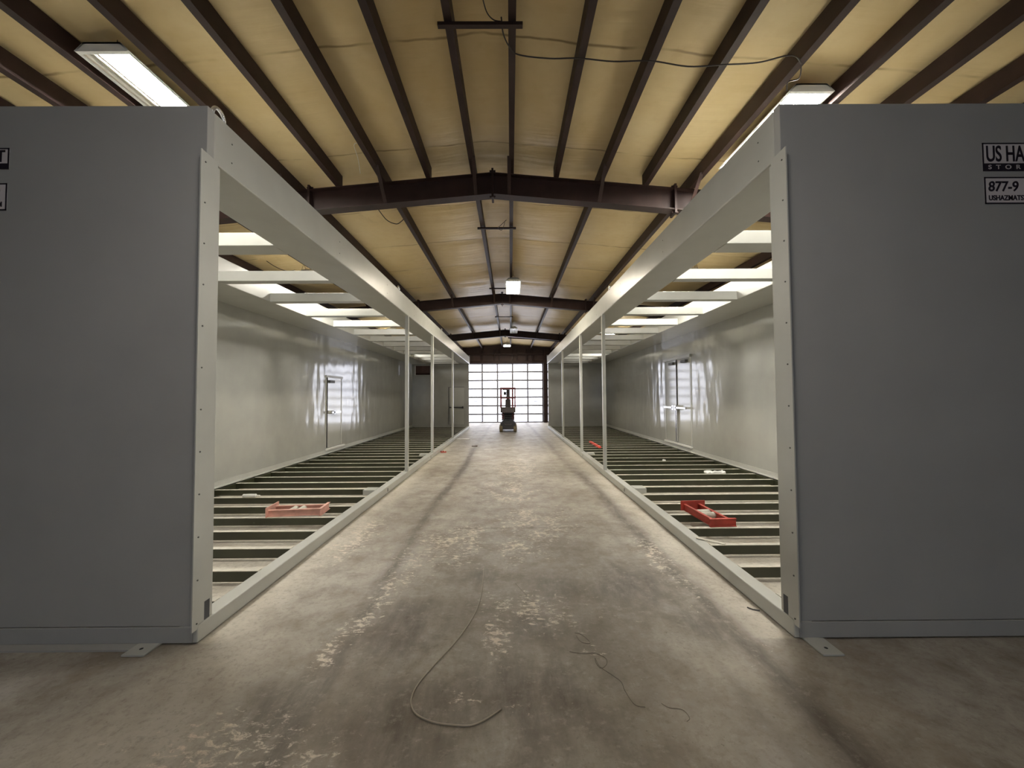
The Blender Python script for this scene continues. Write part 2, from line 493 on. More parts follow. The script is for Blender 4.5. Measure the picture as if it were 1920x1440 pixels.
# ------------------------------------------------------------------ roof frames
FN = ['nearest', 'second', 'third']
for fi, fy in enumerate(FRAMES):
    T = thing('roof_beam', 'dark brown steel ridge rafter crossing the aisle, %s from the camera' %
              {0: 'nearest and largest', 1: 'second of three', 2: 'third and smallest'}[fi], 'roof beam', (XR, fy, RB), 'rafters across the building')
    hb, tf, tw = 0.075, 0.012, 0.008
    for side, xe, nm in ((-1, XWL + 0.02, 'left'), (1, XWR - 0.02, 'right')):
        prof = [(-hb, 0), (hb, 0), (hb, tf), (tw, tf), (tw, RT - RB - tf), (hb, RT - RB - tf), (hb, RT - RB), (-hb, RT - RB), (-hb, RT - RB - tf), (-tw, RT - RB - tf), (-tw, tf), (-hb, tf)]
        n = len(prof); dz = -SL * abs(xe - XR)
        vs = [(XR, fy + p[0], RB + p[1]) for p in prof] + [(xe, fy + p[0], RB + p[1] + dz) for p in prof]
        fs = [tuple(range(n)), tuple(range(2 * n - 1, n - 1, -1))] + [(i, i + n, (i + 1) % n + n, (i + 1) % n) for i in range(n)]
        MB().add(vs, fs).build('half_rafter', M['brown'], T)
    for sx in (XR, XR - 2.46, XR + 2.46):
        z = roof_z(sx, RB)
        p = MB(); p.box(sx - 0.014, sx + 0.014, fy - 0.085, fy + 0.085, z - 0.05, z + RT - RB + 0.05)
        p.tube([(sx - 0.04, fy - 0.04, z - 0.03), (sx + 0.04, fy - 0.04, z - 0.03)], 0.014, 6)
        p.tube([(sx - 0.04, fy - 0.04, z + RT - RB + 0.03), (sx + 0.04, fy - 0.04, z + RT - RB + 0.03)], 0.014, 6)
        p.build('splice_plate', M['brown'], T)
    for k in (0, 2, 4, 6):
        for side in (-1, 1):
            px = XR + side * (0.225 + 0.605 * k)
            if not XWL + 0.3 < px < XWR - 0.3: continue
            b = MB(); b.bar((px, fy - 0.42, roof_z(px, RT) + 0.02), (px, fy - 0.07, roof_z(px, RB) + 0.01), 0.045, 0.01)
            b.build('flange_brace', M['brown'], T)

# purlins
def purlin(px, y0, y1, side):
    z0 = roof_z(px, RT) + 0.001; z1 = z0 + PD
    fl, th = 0.062, 0.006
    # C section, opening away from the ridge
    a = px; s_ = side
    pts = [(a, z0), (a + s_ * fl, z0 - SL * fl), (a + s_ * fl, z0 + 0.016), (a + s_ * (fl - th), z0 + 0.016), (a + s_ * (fl - th), z0 + th), (a + s_ * th, z0 + th),
           (a + s_ * th, z1 - th), (a + s_ * fl, z1 - th), (a + s_ * fl, z1), (a, z1)]
    if s_ < 0: pts = pts[::-1]
    return MB().prism(pts, 'y', y0, y1)
BAYS = [(-0.95, 5.15, 'bay nearest the camera'), (5.15, 11.25, 'second bay'), (11.25, 17.35, 'third bay'), (17.35, YW - 0.02, 'far bay by the glazed door')]
for bi, (y0, y1, bn) in enumerate(BAYS):
    for k in range(0, 10):
        if bi > 0 and k % 2: continue
        for side in (-1, 1):
            px = XR + side * (0.225 + 0.605 * k)
            if not XWL + 0.3 < px < XWR - 0.3: continue
            sd = 'left' if side < 0 else 'right'
            kk = k if bi == 0 else k // 2
            o = stray(purlin(px, y0, y1 - 0.003, side), 'roof_purlin', M['brown'],
                      'dark brown purlin, %s %s of ridge, %s' % (ORD[kk], sd, bn), 'purlin',
                      (px, (y0 + y1) / 2, roof_z(px, RT)), 'roof purlins in the ' + bn)
# bridging channels between the two ridge purlins
for i, (by, lb) in enumerate(((2.985, 'just ahead overhead, nearest of its kind'), (6.71, 'just beyond the nearest rafter'), (10.5, 'beside the bright lamp before the second rafter'), (14.3, 'between the second and third rafters'))):
    zt = roof_z(XR + 0.3, RT) - 0.004
    b = MB().box(XR - 0.34, XR + 0.34, by - 0.018, by + 0.018, zt - 0.028, zt)
    stray(b, 'bridging_bar', M['brown'], 'short dark bridging bar joining the ridge purlins, %s' % lb, 'roof bar', (XR, by, zt - 0.028), 'bridging bars under the ridge')

# ------------------------------------------------------------------ the two storage modules
Y0, Y1 = 2.56, 19.3
HT, HB = 3.587, 3.23

def text_mesh(s_, size, align, ox, oz, ypl, bold=0.0, xs=1.0, shear=0.0):
    cu = bpy.data.curves.new('t', 'FONT'); cu.body = s_; cu.size = size; cu.align_x = align; cu.extrude = 0.001; cu.offset = bold; cu.shear = shear
    to = bpy.data.objects.new('t', cu); COL.objects.link(to)
    dg = bpy.context.evaluated_depsgraph_get(); dg.update()
    me = bpy.data.meshes.new_from_object(to.evaluated_get(dg))
    mb = MB()
    mb.add([(ox + v.co.x * xs, ypl - v.co.z, oz + v.co.y) for v in me.vertices], [tuple(p.vertices) for p in me.polygons])
    bpy.data.objects.remove(to); bpy.data.curves.remove(cu); bpy.data.meshes.remove(me)
    return mb

def fit_text(s_, x0, x1, z0, z1, ypl, bold=0.0, shear=0.0):
    """lettering scaled to fill a rectangle"""
    mb = text_mesh(s_, 1.0, 'LEFT', 0, 0, ypl, bold, 1.0, shear)
    xs = [v[0] for v in mb.v]; zs = [v[2] for v in mb.v]
    ax, bx, az, bz = min(xs), max(xs), min(zs), max(zs)
    mb.v = [(x0 + (v[0] - ax) / (bx - ax) * (x1 - x0), v[1], z0 + (v[2] - az) / (bz - az) * (z1 - z0)) for v in mb.v]
    return mb

def sign(T, x0, x1, z0, z1, kind, side):
    yp = Y0 - 0.0
    p = MB().box(x0, x1, yp - 0.003, yp, z0, z1).build('sign', M['signbg'], T)
    e = MB(); t = 0.009
    for bx in ((x0, x1, z0, z0 + t), (x0, x1, z1 - t, z1), (x0, x0 + t, z0, z1), (x1 - t, x1, z0, z1)):
        e.box(bx[0], bx[1], yp - 0.004, yp - 0.002, bx[2], bx[3])
    e.build('sign_border', M['signink'], p)
    wd = x1 - x0
    if kind == 'name':
        h = z1 - z0
        MB().box(x0, x1, yp - 0.0045, yp - 0.002, z0, z0 + h * 0.27).build('sign_band', M['signink'], p)
        fit_text('US HAZMAT', x0 + 0.026, x1 - 0.026, z0 + 0.33 * h, z0 + 0.90 * h, yp - 0.0045, 0.014).build('lettering', M['signink'], p)
        fit_text('S  T  O  R  A  G  E', x0 + 0.034, x1 - 0.12, z0 + 0.06 * h, z0 + 0.21 * h, yp - 0.0062, 0.005).build('lettering', M['signbg'], p)
    else:
        h = z1 - z0
        if side > 0: fit_text('877-9', x0 + 0.026, x0 + 0.232, z0 + 0.46 * h, z0 + 0.84 * h, yp - 0.0045, 0.018, 0.1).build('lettering', M['signink'], p)
        else: fit_text('877-9', x1 - 0.25, x1 - 0.045, z0 + 0.46 * h, z0 + 0.84 * h, yp - 0.0045, 0.018, 0.1).build('lettering', M['signink'], p)
        fit_text('USHAZMATSTORAGE.COM', x0 + 0.026, x1 - 0.03, z0 + 0.13 * h, z0 + 0.32 * h, yp - 0.0045, 0.018, 0.0).build('lettering', M['signink'], p)

def module(s):
    xi = -2.045 if s < 0 else 1.85
    X = lambda d: xi + s * d
    nm = 'left' if s < 0 else 'right'
    other = 'single door in side wall' if s < 0 else 'double doors in side wall'
    T = thing('storage_module', 'long open grey steel building %s of aisle, %s' % (nm, other), 'storage building', (xi, Y0, 0), 'pair of steel storage modules')
    P, PN = M['paint'], M['panel']
    def B(d0, d1, y0, y1, z0, z1, mi=0, mb=None): return (mb or MB()).box(X(d0), X(d1), y0, y1, z0, z1, mi)
    dmax = 3.0
    fp = MB().prism([(X(0.03), 0.117), (X(dmax), 0.117), (X(dmax), HT), (X(0.0), HT), (X(0.0), HB), (X(0.03), HB)], 'y', Y0, Y0 + 0.06)
    fp.build('front_panel', PN, T, 0.003)
    B(0.03, dmax, Y0 - 0.006, Y0 + 0.06, 0.012, 0.113).build('front_sill', PN, T, 0.003)
    # long beams
    b = B(0.0, 0.485, Y0 + 0.061, Y1, HB, HT)
    b.build('aisle_beam', P, T, 0.012)
    B(2.03, 2.86, Y0 + 0.06, Y1, HB, HT).build('outer_beam', P, T, 0.008)
    # side wall and end wall
    B(2.842, 2.93, Y0 + 0.06, Y1, 0.02, HT - 0.01).build('side_wall', M['wallpaint'], T)
    tr = MB(); tr.prism([(X(2.76), 0.125), (X(2.842), 0.125), (X(2.842), 0.21), (X(2.832), 0.21), (X(2.832), 0.137), (X(2.76), 0.137)], 'y', Y0 + 0.06, Y1 - 0.1)
    tr.build('wall_base_angle', P, T)
    e = MB()
    ye0, ye1 = Y1 - 0.1, Y1
    if s < 0:
        h0, h1, hz0, hz1 = 1.94, 2.72, 2.68, 3.16
        B(0.03, h0, ye0, ye1, 0, HT - 0.01, mb=e); B(h1, 2.9, ye0, ye1, 0, HT - 0.01, mb=e)
        B(h0, h1, ye0, ye1, 0, hz0, mb=e); B(h0, h1, ye0, ye1, hz1, HT - 0.01, mb=e)
    else:
        B(0.03, 2.9, ye0, ye1, 0, HT - 0.01, mb=e)
    ew = e.build('end_wall', M['wallpaint'], T)
    if s < 0:
        f = MB()
        for (a0, a1, z0, z1) in ((h0 - .02, h0 + .02, hz0, hz1), (h1 - .03, h1 + .02, hz0, hz1), (h0, h1, hz0 - .02, hz0 + .01), (h0, h1, hz1 - .01, hz1 + .02)):
            B(a0, a1, ye0 - 0.03, ye0 + 0.01, z0, z1, mb=f)
        f.build('opening_frame', M['paint'], ew)
        # end-wall door near the aisle
        dl = B(0.26, 1.0, ye0 - 0.02, ye0, 0.22, 2.06).build('door', M['doorpaint'], T, 0.004)
        g = MB(); B(1.0, 1.045, ye0 - 0.024, ye0, 0.22, 2.08, mb=g); B(0.26, 1.045, ye0 - 0.024, ye0, 2.06, 2.08, mb=g)
        g.build('door_gasket', M['screw'], dl)
        pb = MB(); B(0.3, 0.98, ye0 - 0.09, ye0 - 0.05, 1.04, 1.09, mb=pb); B(0.3, 0.36, ye0 - 0.09, ye0 - 0.02, 1.02, 1.12, mb=pb); B(0.94, 0.98, ye0 - 0.09, ye0 - 0.02, 1.03, 1.1, mb=pb)
        pb.build('push_bar', M['screw'], dl)
    # base rail along the aisle
    r = B(0.0, 0.12, Y0, Y1, 0.008, 0.12)
    r.build('base_rail', P, T, 0.008)
    for sy in ((6.44, 9.9, 13.6) if s < 0 else (6.32, 9.93, 13.6)):
        B(-0.002, 0.01, sy - 0.012, sy + 0.012, 0.035, 0.088).build('rail_slot', M['hole'], T)  # dark block in place of the shaded slot
    for sy in (6.17, 9.93):
        B(0.12, 0.31, sy, sy + 0.2, 0.04, 0.122).build('lifting_pocket', P, T, 0.003)
    B(2.72, 2.842, Y0 + 0.06, Y1 - 0.1, 0.008, 0.112).build('outer_base_rail', M['joistweb'], T)
    # floor joists
    first = None
    y = 2.86; n = 0
    while y < Y1 - 0.25:
        if first is None:
            j = MB()
            def q(y0_, y1_, z0, z1, mi): j.box(X(0.12), X(2.72), y + y0_, y + y1_, z0, z1, mi)
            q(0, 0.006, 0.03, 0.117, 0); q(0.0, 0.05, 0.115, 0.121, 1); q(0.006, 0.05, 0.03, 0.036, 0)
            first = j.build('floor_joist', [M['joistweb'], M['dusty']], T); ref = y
            fy_ = y
        else:
            c = first.copy(); COL.objects.link(c); c.parent = T; c.location = (0, y - ref, 0)
        y += 0.484; n += 1
    # roof joists
    j1 = B(0.485, 2.03, 4.08, 4.35, HB, HB + 0.142).build('roof_joist', P, T, 0.004)
    first = None; y = 5.33
    while y < Y1 - 0.3:
        if first is None: first = B(0.485, 2.03, y, y + 0.15, HB, HB + 0.142).build('roof_joist', P, T, 0.004)
        else:
            c = first.copy(); COL.objects.link(c); c.parent = T; c.location = (0, y - 5.33, 0)
        y += 1.165
    B(0.485, 2.03, Y1 - 0.3, Y1 - 0.1, HB, HB + 0.142).build('roof_joist', P, T)
    # posts on the rail
    for py in (7.70, 10.2, 13.8):
        B(0.002, 0.066, py, py + 0.07, 0.119, HB + 0.001).build('post', P, T, 0.004)
    # front corner: post, screwed corner plate with notch
    cp = MB(); B(0.014, 0.12, 2.62, 2.70, 0.12, HB, mb=cp); cp.build('corner_post', P, T, 0.004)
    prof = [(2.51, 0.10), (2.55, 0.10), (2.56, 0.128), (2.606, 0.128), (2.606, 0.25), (2.655, 0.25), (2.655, 3.25), (2.51, 3.26)]
    pl = MB().prism(prof, 'x', X(-0.004), X(0.004))
    pl.build('corner_plate', P, T)
    B(0.006, 0.012, 2.59, 2.665, 0.121, 0.27).build('notch_shade_sheet', M['notch'], T)  # dark sheet stands in for the shade inside the notch
    scr = None
    for k in range(12):
        z = 0.14 + 0.277 * k
        if scr is None:
            scr = MB().tube([(X(-0.004), 2.545, z), (X(-0.0075), 2.545, z)], 0.0055, 8).build('screw', M['screw'], T)
        else:
            c = scr.copy(); COL.objects.link(c); c.parent = T; c.location = (0, 0, 0.277 * k)
    for k in range(9):
        for z in (3.33, 3.47):
            c = scr.copy(); COL.objects.link(c); c.parent = T; c.location = (s * -0.001 + s * 0.006, 2.79 - 2.545 + 1.79 * k, z - 0.14)
    # lifting eyes
    for hy in ((2.67, 7.05, 11.5, 19.2) if s < 0 else (7.1, 11.5, 19.2)):
        pts = [(X(0.012), hy + 0.055 * math.cos(a), HT - 0.005 + 0.062 * math.sin(a)) for a in [math.pi * i / 12 for i in range(13)]]
        MB().tube(pts, 0.013, 8).build('lifting_eye', M['bright'], T, smooth=True)
    # anchor tab on the floor
    if s > 0: tx0, tx1, ty0 = 1.90, 2.03, 2.39
    else: tx0, tx1, ty0 = -2.42, -2.28, 2.44
    tb = MB().box(tx0, tx1, ty0, Y0 + 0.02, 0.002, 0.014).build('anchor_tab', P, T, 0.002)
    MB().tube([((tx0 + tx1) / 2, ty0 + 0.06, 0.0135), ((tx0 + tx1) / 2, ty0 + 0.06, 0.0146)], 0.011, 10).build('bolt_hole', M['hole'], tb)
    if s < 0:
        MB().box(-5.0, -2.33, 2.492, Y0 + 0.01, 0.001, 0.012).build('floor_strip', PN, T)
    # signs
    if s > 0:
        sign(T, 3.226, 3.79, 3.112, 3.308, 'name', s); sign(T, 3.23, 3.79, 2.885, 3.071, 'phone', s)
    else:
        sign(T, -3.936, -3.372, 3.150, 3.296, 'name', s); sign(T, -3.938, -3.378, 2.868, 3.054, 'phone', s)
    # side-wall doors
    if s < 0:
        ya, yb, z0, z1 = 10.23, 11.1, 0.27, 2.13
        dx = 2.842
        fr_ = MB()
        B(dx - .012, dx, ya - .05, ya, z0, z1 + .04, mb=fr_); B(dx - .012, dx, yb, yb + .05, z0, z1 + .04, mb=fr_); B(dx - .03, dx, ya - .06, yb + .06, z1 + .0, z1 + .06, mb=fr_)
        fo = fr_.build('door_frame', P, T)
        dd = MB(); xa = X(dx - 0.03); xb = X(dx - 0.006)
        dd.prism([(xa, ya + .01), (xb, yb - .01), (xb - s * -0.004, yb - .01), (X(dx - 0.002), ya + .01)], 'z', z0, z1)
        dl = dd.build('door', M['doorpaint'], T)
        g = MB(); B(dx - .033, dx - .0, ya - .004, ya + .012, z0, z1, mb=g); g.build('door_gasket', M['black'], dl)
        pb = MB(); B(dx - .12, dx - .08, ya + .08, yb - .25, 1.17, 1.22, mb=pb); B(dx - .12, dx - .02, ya + .2, ya + .27, 1.15, 1.24, mb=pb)
        pb.build('push_bar', M['bright'], dl)
        cl = MB(); B(dx - .09, dx - .02, ya + .03, ya + .3, z1 - .14, z1 - .07, mb=cl); cl.build('door_closer', M['screw'], dl)
        B(dx - .05, dx, ya - .03, yb + .2, z0 - .07, z0 - .03).build('door_sill', M['housing'], T)
    else:
        ya, yb, z0, z1 = 9.98, 11.58, 0.29, 2.6
        dx = 2.842; ym = (ya + yb) / 2
        fr_ = MB()
        B(dx - .012, dx, ya - .05, ya, z0, z1 + .04, mb=fr_); B(dx - .012, dx, yb, yb + .05, z0, z1 + .04, mb=fr_); B(dx - .05, dx, ya - .06, yb + .06, z1, z1 + .07, mb=fr_)
        fr_.build('door_frame', P, T)
        for (a0, a1) in ((ya + .01, ym - .006), (ym + .006, yb - .01)):
            dd = MB()
            t0, t1 = (0.03, 0.006) if a0 > ym - 0.1 else (0.012, 0.012)
            dd.prism([(X(dx - t0), a0), (X(dx - t1), a1), (X(dx - .001), a1), (X(dx - .001), a0)], 'z', z0, z1)
            dl = dd.build('door', M['doorpaint'], T)
            pb = MB(); B(dx - .12, dx - .08, a0 + .08, a1 - .08, 1.23, 1.28, mb=pb); B(dx - .12, dx - .02, *((ym - .14, ym - .02) if a0 < ym - .1 else (ym + .02, ym + .14)), 1.19, 1.32, mb=pb)
            pb.build('push_bar', M['bright'], dl)
            cl = MB(); B(dx - .09, dx - .02, a0 + .1, a0 + .38, z1 - .13, z1 - .06, mb=cl); cl.build('door_closer', M['screw'], dl)
        g = MB(); B(dx - .031, dx, ym - .012, ym + .012, z0, z1, mb=g); g.build('door_gasket', M['black'], T)
        vr = MB(); B(dx - .06, dx - .03, ym - .05, ym - .03, z0 + .02, 1.2, mb=vr); B(dx - .06, dx - .03, ym + .03, ym + .05, z0 + .02, 1.2, mb=vr); vr.build('latch_rod', M['bright'], T)
        B(dx - .06, dx, ya - .05, yb + .05, z0 - .06, z0 - .02).build('door_sill', M['housing'], T)
    return T
module(-1)
module(1)

# ------------------------------------------------------------------ light fixtures
def fixture(label, x, y, z, lit=6, tube='tube', rot=0.0, w=0.43, L=1.2, n=6, cord=0.18):
    T = thing('light_fixture', label, 'ceiling light', (x, y, z), 'fluorescent high-bay lights', local=True)
    T.rotation_euler = (0, 0, rot)
    h = w / 2
    hs = MB().prism([(-h, 0.0), (-h + 0.015, 0.0), (-h + 0.075, 0.055), (h - 0.075, 0.055), (h - 0.015, 0.0), (h, 0.0), (h - 0.07, 0.07), (-h + 0.07, 0.07)], 'y', 0, L)
    hs.box(-0.07, 0.07, 0.1, L - 0.1, 0.07, 0.115)
    hs.build('housing', M['housing'], T)
    rf = MB()
    for i in range(n):
        cx = -h + 0.03 + (w - 0.06) * (i + 0.5) / n
        pw_ = (w - 0.06) / n / 2
        rf.add([(cx - pw_, 0.03, 0.004), (cx - pw_ * .4, 0.03, 0.04), (cx + pw_ * .4, 0.03, 0.04), (cx + pw_, 0.03, 0.004), (cx - pw_, L - .03, 0.004), (cx - pw_ * .4, L - .03, 0.04), (cx + pw_ * .4, L - .03, 0.04), (cx + pw_, L - .03, 0.004)],
               [(0, 1, 5, 4), (1, 2, 6, 5), (2, 3, 7, 6)])
    rf.build('reflector', M['reflector'], T)
    for yy in (0.0, L - 0.03):
        MB().prism([(-h + .01, -0.005), (h - .01, -0.005), (h - .07, 0.07), (-h + .07, 0.07)], 'y', yy, yy + 0.03).build('end_cap', M['housing'], T)
    for i in range(n):
        cx = -h + 0.03 + (w - 0.06) * (i + 0.5) / n
        on = i >= n - lit
        MB().tube([(cx, 0.035, 0.012), (cx, L - 0.035, 0.012)], 0.013, 8).build('lamp_tube', M[tube] if on else M['tubeoff'], T, smooth=False)
    for yy in (0.12, L - 0.12):
        wr = MB(); wr.tube([(-0.1, yy, 0.07), (0, yy, 0.07 + cord), (0.1, yy, 0.07)], 0.003, 5); wr.tube([(0, yy, 0.07 + cord), (0, yy, 0.07 + cord + 0.1)], 0.003, 5)
        wr.build('hanger_wire', M['cable'], T)
    return T
fixture('fluorescent fixture over the left module front, two of its tubes dark', -3.2, 2.95, 4.335, lit=4, n=6, cord=0.03)
fixture('glaring white fluorescent fixture above the right module front corner', 2.76, 3.4, 4.36, lit=6, cord=0.0, w=0.42)
fixture('fluorescent fixture glimpsed through the left module roof joists, nearer one', -4.2, 7.57, 4.0, lit=6, tube='tubemod', cord=0.2, rot=-math.pi / 2)
fixture('fluorescent fixture glimpsed through the right module roof joists, nearer one', 3.83, 7.57, 4.0, lit=6, tube='tubemod', cord=0.2, rot=math.pi / 2)
fixture('fluorescent fixture deep over the far end of the left module', -4.45, 14.4, 4.13, lit=6, tube='tubemod', cord=0.1)
fixture('bright oval-looking fixture seen through the far right module roof joists', 4.05, 14.4, 4.1, lit=6, tube='tubemod', cord=0.1)
fixture('glowing warm ceiling fixture hung over the aisle before the second rafter', 0.085, 9.25, 4.40, lit=6, tube='tubewarm', w=0.38, cord=0.12)
fixture('added fill light, a fluorescent fixture above the viewer, out of frame', -0.2, 0.1, 4.22, lit=6, tube='tubefill', cord=0.1)  # added unseen light that brightens the foreground floor
fixture('unlit grey ceiling fixture hung over the aisle before the third rafter', 0.16, 15.8, 4.40, lit=0, w=0.32, cord=0.12)
fixture('small bright ceiling lamp near the far glazed door', -0.17, 20.3, 4.33, lit=6, tube='tubewarm', w=0.4, L=0.8, cord=0.12)

# ------------------------------------------------------------------ scissor lift
def scissor_lift():
    bx, by = -0.115, 17.15
    T = thing('scissor_lift', 'dark scissor lift with red guard rails parked before the glazed door', 'scissor lift', (bx, by, 0))
    def B(x0, x1, y0, y1, z0, z1, mb): return mb.box(bx + x0, bx + x1, by + y0, by + y1, z0, z1)
    c = MB()
    c.prism([(bx - .30, .12), (bx + .30, .12), (bx + .33, .28), (bx + .33, .42), (bx + .22, .52), (bx - .22, .52), (bx - .33, .42), (bx - .33, .28)], 'y', by + .05, by + 1.45)
    c.build('chassis', M['liftdark'], T, 0.015)
    st = MB(); st.tube([(bx - .16, by + .04, .36), (bx - .1, by + .02, .33), (bx + .1, by + .02, .33), (bx + .16, by + .04, .36)], .015, 6); st.build('step_bar', M['liftgrey'], T)
    for sx in (-1, 1):
        for wy in (.17, 1.3):
            wh = MB(); xc = bx + sx * .315
            wh.tube([(xc - .07, by + wy, .165), (xc - .06, by + wy, .165), (xc + .06, by + wy, .165), (xc + .07, by + wy, .165)], [.14, .165, .165, .14], 20)
            wo = wh.build('wheel', M['tyre'], T, smooth=False)
            MB().tube([(xc + sx * .07, by + wy, .165), (xc + sx * .08, by + wy, .165)], .07, 12).build('hub', M['liftdark'], wo)
    z = .52
    for lv in range(4):
        z0, z1 = z, z + .085
        for sx in (-.26, .26, -.2, .2):
            a = MB()
            if abs(sx) > .23: a.bar((bx + sx, by + .12, z0 + .02), (bx + sx, by + 1.4, z1 + .0), .035, .05)
            else: a.bar((bx + sx, by + .12, z1 + .0), (bx + sx, by + 1.4, z0 + .02), .035, .05)
            a.build('scissor_arm', M['liftred'], T)
        p = MB()
        for yy in (.12, .76, 1.4):
            p.tube([(bx - .29, by + yy, (z0 + z1) / 2 + .01), (bx + .29, by + yy, (z0 + z1) / 2 + .01)], .022, 8)
        p.build('pivot_pin', M['liftdark'], T)
        z += .085
    c2 = MB(); B(-.06, .08, .5, 1.0, .5, .88, c2); c2.build('lift_cylinder', M['liftdark'], T)
    p = MB(); B(-.34, .34, 0.0, 1.6, .87, .92, p); B(-.34, .34, 0.0, .03, .92, 1.12, p); B(-.34, .34, 1.57, 1.6, .92, 1.08, p); B(-.34, -.31, 0, 1.6, .92, 1.08, p); B(.31, .34, 0, 1.6, .92, 1.08, p)
    p.build('platform', M['liftgrey'], T, 0.006)
    r = MB()
    for yy in (.02, 1.58):
        for xx in (-.325, .2, .325): r.bar((bx + xx, by + yy, 1.08), (bx + xx, by + yy, 1.97), .045, .045)
        for zz in (1.52, 1.97): r.bar((bx - .325, by + yy, zz), (bx + .325, by + yy, zz), .045, .045)
    for xx in (-.325, .325):
        for yy in (.55, 1.05): r.bar((bx + xx, by + yy, 1.08), (bx + xx, by + yy, 1.97), .045, .045)
        for zz in (1.52, 1.97): r.bar((bx + xx, by + .02, zz), (bx + xx, by + 1.58, zz), .045, .045)
    r.build('guard_rail', M['liftred'], T)
    g = MB(); B(.17, .23, .03, .06, 1.18, 1.55, g); B(-.34, -.30, .0, .03, 1.15, 1.56, g); g.build('gate', M['liftred'], T)
    u = MB(); B(-.12, .12, .25, .5, .92, 1.46, u); u.build('equipment_case', M['liftgrey'], T, .01)
    u = MB(); B(-.08, .09, .6, .8, .92, 1.92, u); u.build('upright_case', M['liftgrey'], T, .01)
    u = MB(); B(-.2, -.08, .3, .4, 1.66, 1.8, u); u.bar((bx - .22, by + .35, 1.92), (bx - .1, by + .35, 1.7), .03, .03); u.bar((bx - .24, by + .35, 1.9), (bx - .02, by + .35, 1.9), .03, .03)
    u.build('control_box', M['black'], T)
scissor_lift()

# ------------------------------------------------------------------ red steel brackets on the joists
def bracket(label, x, y, z, rot, mat, tilt=0.0):
    T = thing('steel_bracket', label, 'steel bracket', (x, y, z), 'welded bracket frames', local=True)
    T.rotation_euler = (tilt, 0, rot)
    MB().box(-.155, .155, -.32, -.308, 0.0, .088).box(-.155, .155, -.335, -.30, .082, .09).box(-.155, .155, -.335, -.30, 0.0, .008).build('front_bar', mat, T, .002)
    MB().box(-.16, .16, .31, .322, 0.0, .12).build('back_plate', mat, T, .002)
    for sx in (-.115, .075):
        r = MB(); r.box(sx, sx + .008, -.31, .31, .0, .08); r.box(sx - .012, sx + .02, -.31, .31, .074, .082); r.box(sx - .012, sx + .02, -.31, .31, 0, .008)
        r.build('side_rail', mat, T)
    for ry in (-.04, .06):
        MB().tube([(-.105, ry, .045), (.075, ry, .045)], .035, 14).build('roller', M['dusty'], T, smooth=False, label='pale dusty roller')
    return T
bracket('dark red welded bracket frame on the right module joists', 2.36, 4.68, .122, .06, M['red'])
bracket('faded pinkish red bracket frame on the left module joists', -2.72, 4.98, .122, math.radians(96), M['pinkred'])

b = MB(); b.bar((2.52, 12.25, .145), (2.52, 10.9, .145), .07, .045)
stray(b, 'steel_bar', M['brightred'], 'bright red bar lying across the right module floor joists', 'bar', (2.52, 11.5, .122))
b = MB(); b.tube([(-3.98, 5.78, .147), (-3.80, 5.79, .147), (-3.79, 5.79, .147), (-3.74, 5.795, .147)], [.025, .025, .008, .006], 10)
stray(b, 'caulk_tube', M['white'], 'white caulk tube lying on the left module joists', 'tube', (-3.86, 5.785, .122))
b = MB(); b.add([(1.92, 4.03, .128), (2.13, 3.86, .124), (2.10, 3.83, .124), (1.90, 4.00, .128), (1.92, 4.03, .132), (2.13, 3.86, .128), (2.10, 3.83, .128), (1.90, 4.00, .132)],
                [(0, 1, 2, 3), (4, 7, 6, 5), (0, 4, 5, 1), (1, 5, 6, 2), (2, 6, 7, 3), (3, 7, 4, 0)])
stray(b, 'sheet_strip', M['dusty'], 'pale metal strip resting on the right base rail near its bracket', 'metal strip', (2.0, 3.93, .122))

def scrap(name, mat, label, cat, x, y, z, sx, sy, sz, seed):
    rnd = random.Random(seed); m = MB()
    n, k = 8, 4
    vs = []
    for i in range(n):
        for j in range(k):
            vs.append((x + (i / (n - 1) - .5) * sx, y + (j / (k - 1) - .5) * sy, z + .004 + rnd.random() * sz))
    fs = [(i * k + j, (i + 1) * k + j, (i + 1) * k + j + 1, i * k + j + 1) for i in range(n - 1) for j in range(k - 1)]
    nb = len(vs)
    vs += [(a, b_, z + .0015) for a, b_, c in vs]
    bot = [(i * k + j + nb, i * k + j + 1 + nb, (i + 1) * k + j + 1 + nb, (i + 1) * k + j + nb) for i in range(n - 1) for j in range(k - 1)]
    rim = [i * k for i in range(n)] + [(n - 1) * k + j for j in range(1, k)] + [i * k + k - 1 for i in range(n - 2, -1, -1)] + [j for j in range(k - 2, 0, -1)]
    side = [(rim[i], rim[(i + 1) % len(rim)], rim[(i + 1) % len(rim)] + nb, rim[i] + nb) for i in range(len(rim))]
    m.add(vs, fs + bot + side)
    return stray(m, name, mat, label, cat, (x, y, z))
scrap('paper_scrap', M['paper'], 'white paper scraps beside the left base rail, far along the aisle', 'litter', -1.78, 14.6, 0, .5, .25, .02, 1)
scrap('offcut', M['red'], 'dark red offcut on the floor beside the left base rail', 'offcut', -1.93, 11.1, 0, .16, .1, .05, 2)
scrap('plastic_wrap', M['white'], 'crumpled clear plastic on the right module joists near the side wall', 'litter', 3.85, 7.3, .122, .35, .12, .05, 3)
scrap('paper_scrap', M['paper'], 'tiny white scrap on a joist in front of the double doors', 'litter', 3.45, 8.7, .122, .06, .05, .04, 4)
scrap('offcut', M['brownwall'], 'small dark scrap on the aisle floor left of the scissor lift', 'offcut', -1.16, 12.4, 0, .18, .08, .02, 5)

